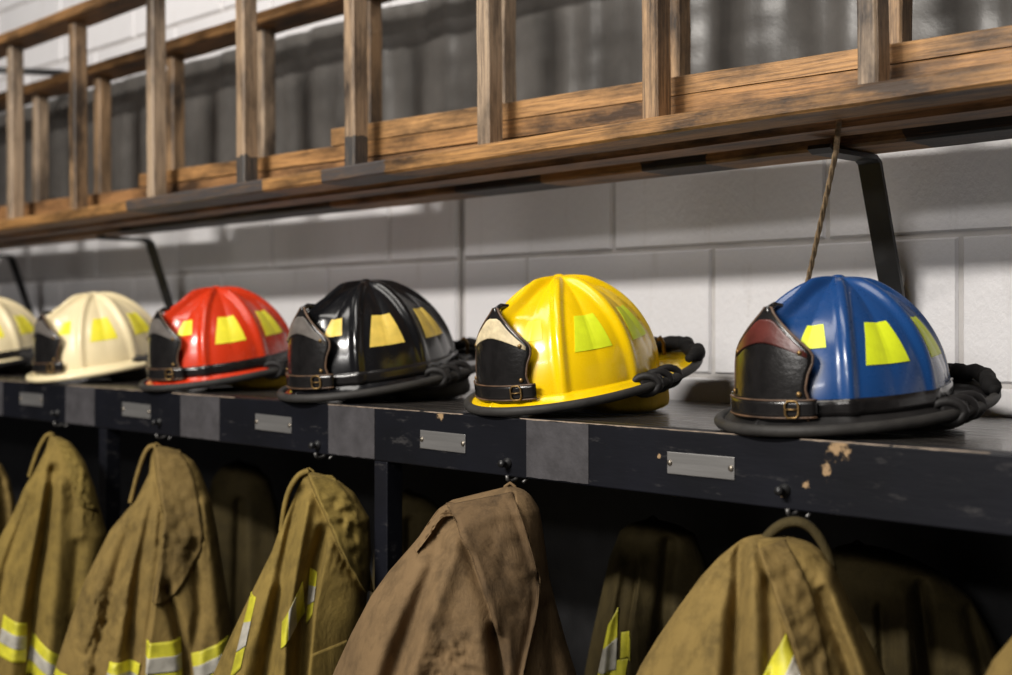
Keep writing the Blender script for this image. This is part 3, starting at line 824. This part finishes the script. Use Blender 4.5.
# brown coat, in focus
c5 = Coat(1.138, [(487,505,515),(489,497,523),(494,478,530),(501,452,535),(508,441,539),(518,434,541),(530,425,543),(545,413,545),(575,387,549),(600,369,555),(640,348,566),(675,332,577),(740,306,592),(860,276,612)],
  [('sr', [(455,512),(473,543),(492,594),(505,648),(507,690)], .016, 26), ('sr', [(515,500),(527,530),(538,570),(536,590),(519,655),(512,690)], .007, 16),
   ('r', [(455,528),(444,565),(426,619),(412,680)], .013, 14), ('v', [(443,545),(425,590),(402,650),(392,690)], .012, 11), ('v', [(497,620),(505,690)], .014, 8),
   ('r', [(425,560),(390,630),(370,690)], .009, 16), ('v', [(548,600),(556,690)], .006, 8)],
  MAT['brown_cloth'], 'plain brown turnout coat with worn storm flap, hanging below the yellow helmet', GF, .62, .004, ((455,642,26,.012),(500,530,24,.006),(515,570,30,.005)), ((448,523,11,.030),(436,533,9,.018)), seed=11)
c5.strip('storm_flap', [(446,503),(456,515),(472,542),(490,590),(503,645),(508,700)], [(512,489),(523,516),(535,558),(537,588),(522,650),(516,700)], MAT['worn_brown'], .007, .005, flare=.006)
c5.strip('collar', [(414,545),(425,528),(438,510),(450,503)], [(418,548),(432,531),(442,517),(457,513)], MAT['brown_cloth'], .012, .006, flare=.0)
c5.loop(MAT['brown_cloth'])
# olive tan coat under the blue helmet
c6 = Coat(1.138, [(536,755,788),(538,747,801),(541,741,811),(548,732,821),(560,718,831),(580,700,841),(615,675,857),(645,655,873),(675,637,887),(740,607,910),(860,575,940)],
  [('v', [(740,546),(738,600),(733,690)], .015, 8), ('r', [(751,545),(755,600),(757,690)], .007, 10), ('v', [(768,575),(771,620),(768,690)], .006, 6), ('sr', [(758,540),(772,575),(787,611),(809,680)], .011, 20),
   ('v', [(722,570),(700,620),(672,690)], .008, 10), ('r', [(710,600),(690,650),(680,690)], .007, 14), ('v', [(820,590),(840,640),(858,690)], .008, 8), ('r', [(828,570),(850,625),(872,690)], .008, 9)],
  MAT['tan'], 'olive tan turnout coat hanging below the blue helmet, diagonal lime stripe', GF, .62, .004, ((795,580,30,.007),(812,640,30,.006)), seed=23)
c6.strip('storm_flap', [(757,541),(772,575),(787,611),(799,645),(812,690)], [(785,535),(803,565),(815,600),(824,640),(832,690)], MAT['worn_tan'], .005, .004, flare=.003)
c6.stripe([(742,692),(785,616),(807,672),(796,712)])
c6.arch('collar', [(757,560),(766,541),(780,527),(795,522),(808,526),(818,537),(826,553),(831,574)], MAT['shaded_cloth'], -.001, .008, .0065)
# coat below the black helmet
c4 = Coat(1.125, [(472,306,312),(474,304,322),(480,301,338),(492,296,354),(517,284,369),(551,272,371),(604,246,366),(640,229,358),(675,213,352),(740,190,345),(860,170,340)],
  [('sr', [(309,476),(316,492),(325,510),(339,541),(367,590),(380,620)], .012, 18), ('v', [(300,492),(290,530),(276,607),(264,675)], .015, 7), ('r', [(306,500),(296,560),(287,620),(282,680)], .012, 7),
   ('v', [(322,530),(309,580),(302,610),(299,680)], .014, 6), ('sr', [(326,540),(314,600),(306,680)], .009, 16), ('r', [(270,580),(250,640),(240,680)], .009, 10)],
  MAT['olive'], 'mustard olive turnout coat hanging below the black helmet, short lime stripes', GF, .62, .003, ((345,510,20,.011),(355,550,20,.009)), (), seed=37)
c4.arch('collar', [(309,471),(299,476),(290,490),(285,508),(282,530)], MAT['olive'], -.006, .010, .005)
c4.strip('storm_flap', [(311,474),(318,492),(328,512),(341,541),(366,588)], [(332,475),(346,490),(358,515),(366,548),(374,592)], MAT['worn_olive'], .006, .005, flare=.004)
c4.stripe([(303,573),(305,606),(282,634),(283,610)]); c4.stripe([(251,592),(257,592),(243,655),(232,668)]); c4.stripe([(310,563),(317,567),(312,606),(306,616)])
c4.patch('pocket_flap', [(311,640),(346,631),(352,672),(308,682)], MAT['olive'], .006, .004)
c4.loop(MAT['olive'])
# coat below the red helmet
c3 = Coat(1.138, [(446,152,160),(448,152,172),(454,151,184),(461,150,194),(473,149,201),(499,136,211),(530,110,217),(582,84,225),(613,73,230),(662,57,236),(675,53,238),(740,35,246),(860,20,258)],
  [('sr', [(154,449),(157,477),(163,507),(158,560),(147,640),(142,680)], .013, 14), ('v', [(152,500),(139,560),(134,600),(130,680)], .012, 6), ('r', [(150,500),(128,582),(117,643),(112,680)], .012, 9),
   ('v', [(166,578),(176,610),(183,640),(186,680)], .013, 5), ('v', [(130,530),(112,590),(100,640),(96,680)], .009, 7), ('r', [(205,500),(214,560),(218,620),(220,680)], .007, 9), ('v', [(192,540),(198,600),(190,650)], .007, 6)],
  MAT['tan'], 'tan turnout coat below the red helmet, lime and silver bands on sleeve', GF, .62, .003, ((108,600,22,.012),(182,540,24,.012),(95,640,22,.012),(185,490,14,.006)), (), seed=41)
c3.arch('collar', [(156,446),(149,448),(143,459),(137,478),(131,502)], MAT['tan'], -.006, .010, .005)
c3.strip('storm_flap', [(154,447),(157,476),(164,507),(160,545),(152,590)], [(180,450),(192,474),(198,507),(198,545),(168,590)], MAT['worn_tan'], .006, .005, flare=.003)
c3.stripe([(112,645),(141,648),(135,680),(105,676)]); c3.stripe([(147,626),(180,626),(182,668),(144,668)]); c3.stripe([(190,641),(227,629),(229,663),(194,678)]); c3.stripe([(57,664),(101,668),(98,695),(46,694)])
c3.loop(MAT['tan'])
# coat below the cream helmet
c2 = Coat(1.075, [(435,48,53),(437,48,60),(442,47,70),(450,45,77),(462,39,85),(488,24,95),(511,14,101),(533,2,107),(600,-30,100),(675,-55,90),(740,-70,86),(860,-80,84)],
  [('v', [(53,470),(45,533),(37,579),(33,624),(31,680)], .013, 5), ('r', [(44,480),(32,540),(18,610),(10,680)], .012, 9), ('r', [(60,480),(58,540),(52,600),(46,680)], .010, 9), ('v', [(30,500),(8,560),(-6,640)], .010, 6), ('v', [(78,540),(72,600),(68,680)], .008, 7)],
  MAT['olive'], 'tan turnout coat below the whole cream helmet, two banded sleeves', GF, .62, .003, ((78,480,14,.009),(84,505,14,.008)), seed=53)
c2.arch('collar', [(53,435),(47,436),(40,447),(35,460),(30,476)], MAT['olive'], -.006, .010, .005)
c2.strip('storm_flap', [(56,437),(62,452),(70,475),(78,500)], [(68,441),(82,459),(91,484),(98,508)], MAT['worn_olive'], .006, .004)
c2.stripe([(5,606),(28,613),(27,650),(-2,644)]); c2.stripe([(33,624),(60,644),(54,674),(27,661)])
c2.loop(MAT['olive'])
# coat cut by the left edge
c1 = Coat(1.138, [(452,-40,-30),(456,-50,-12),(465,-58,2),(480,-64,10),(500,-70,15),(530,-78,19),(600,-95,28),(675,-110,34),(860,-125,45)],
  [('v', [(0,480),(6,540),(8,680)], .010, 5), ('r', [(-12,480),(-8,560),(-6,680)], .01, 8)], MAT['tan'], 'tan turnout coat cut off by the left edge of the frame', GF, .62, .003, ((4,490,12,.008),), seed=61)
c1.strip('collar', [(-38,453),(-46,466),(-52,482)], [(-26,455),(-34,468),(-42,486)], MAT['tan'], .006, .004); c1.loop(MAT['tan'])
# coat entering at the lower right
c7 = Coat(1.138, [(585,1110,1135),(592,1088,1155),(605,1062,1170),(625,1036,1185),(643,1013,1195),(675,987,1210),(740,955,1235),(860,920,1270)],
  [('v', [(1060,620),(1030,690)], .012, 10), ('r', [(1040,620),(1010,690)], .01, 12)], MAT['tan'], 'tan turnout coat just entering at the lower right corner', GF, .62, .004, seed=67)
c7.loop(MAT['tan'])
# coats on the back hooks
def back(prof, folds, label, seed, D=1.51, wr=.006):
    c = Coat(D, prof, folds, MAT['shaded_cloth'], label, GB, .55, wr, seed=seed); c.loop(MAT['shaded_cloth']); return c
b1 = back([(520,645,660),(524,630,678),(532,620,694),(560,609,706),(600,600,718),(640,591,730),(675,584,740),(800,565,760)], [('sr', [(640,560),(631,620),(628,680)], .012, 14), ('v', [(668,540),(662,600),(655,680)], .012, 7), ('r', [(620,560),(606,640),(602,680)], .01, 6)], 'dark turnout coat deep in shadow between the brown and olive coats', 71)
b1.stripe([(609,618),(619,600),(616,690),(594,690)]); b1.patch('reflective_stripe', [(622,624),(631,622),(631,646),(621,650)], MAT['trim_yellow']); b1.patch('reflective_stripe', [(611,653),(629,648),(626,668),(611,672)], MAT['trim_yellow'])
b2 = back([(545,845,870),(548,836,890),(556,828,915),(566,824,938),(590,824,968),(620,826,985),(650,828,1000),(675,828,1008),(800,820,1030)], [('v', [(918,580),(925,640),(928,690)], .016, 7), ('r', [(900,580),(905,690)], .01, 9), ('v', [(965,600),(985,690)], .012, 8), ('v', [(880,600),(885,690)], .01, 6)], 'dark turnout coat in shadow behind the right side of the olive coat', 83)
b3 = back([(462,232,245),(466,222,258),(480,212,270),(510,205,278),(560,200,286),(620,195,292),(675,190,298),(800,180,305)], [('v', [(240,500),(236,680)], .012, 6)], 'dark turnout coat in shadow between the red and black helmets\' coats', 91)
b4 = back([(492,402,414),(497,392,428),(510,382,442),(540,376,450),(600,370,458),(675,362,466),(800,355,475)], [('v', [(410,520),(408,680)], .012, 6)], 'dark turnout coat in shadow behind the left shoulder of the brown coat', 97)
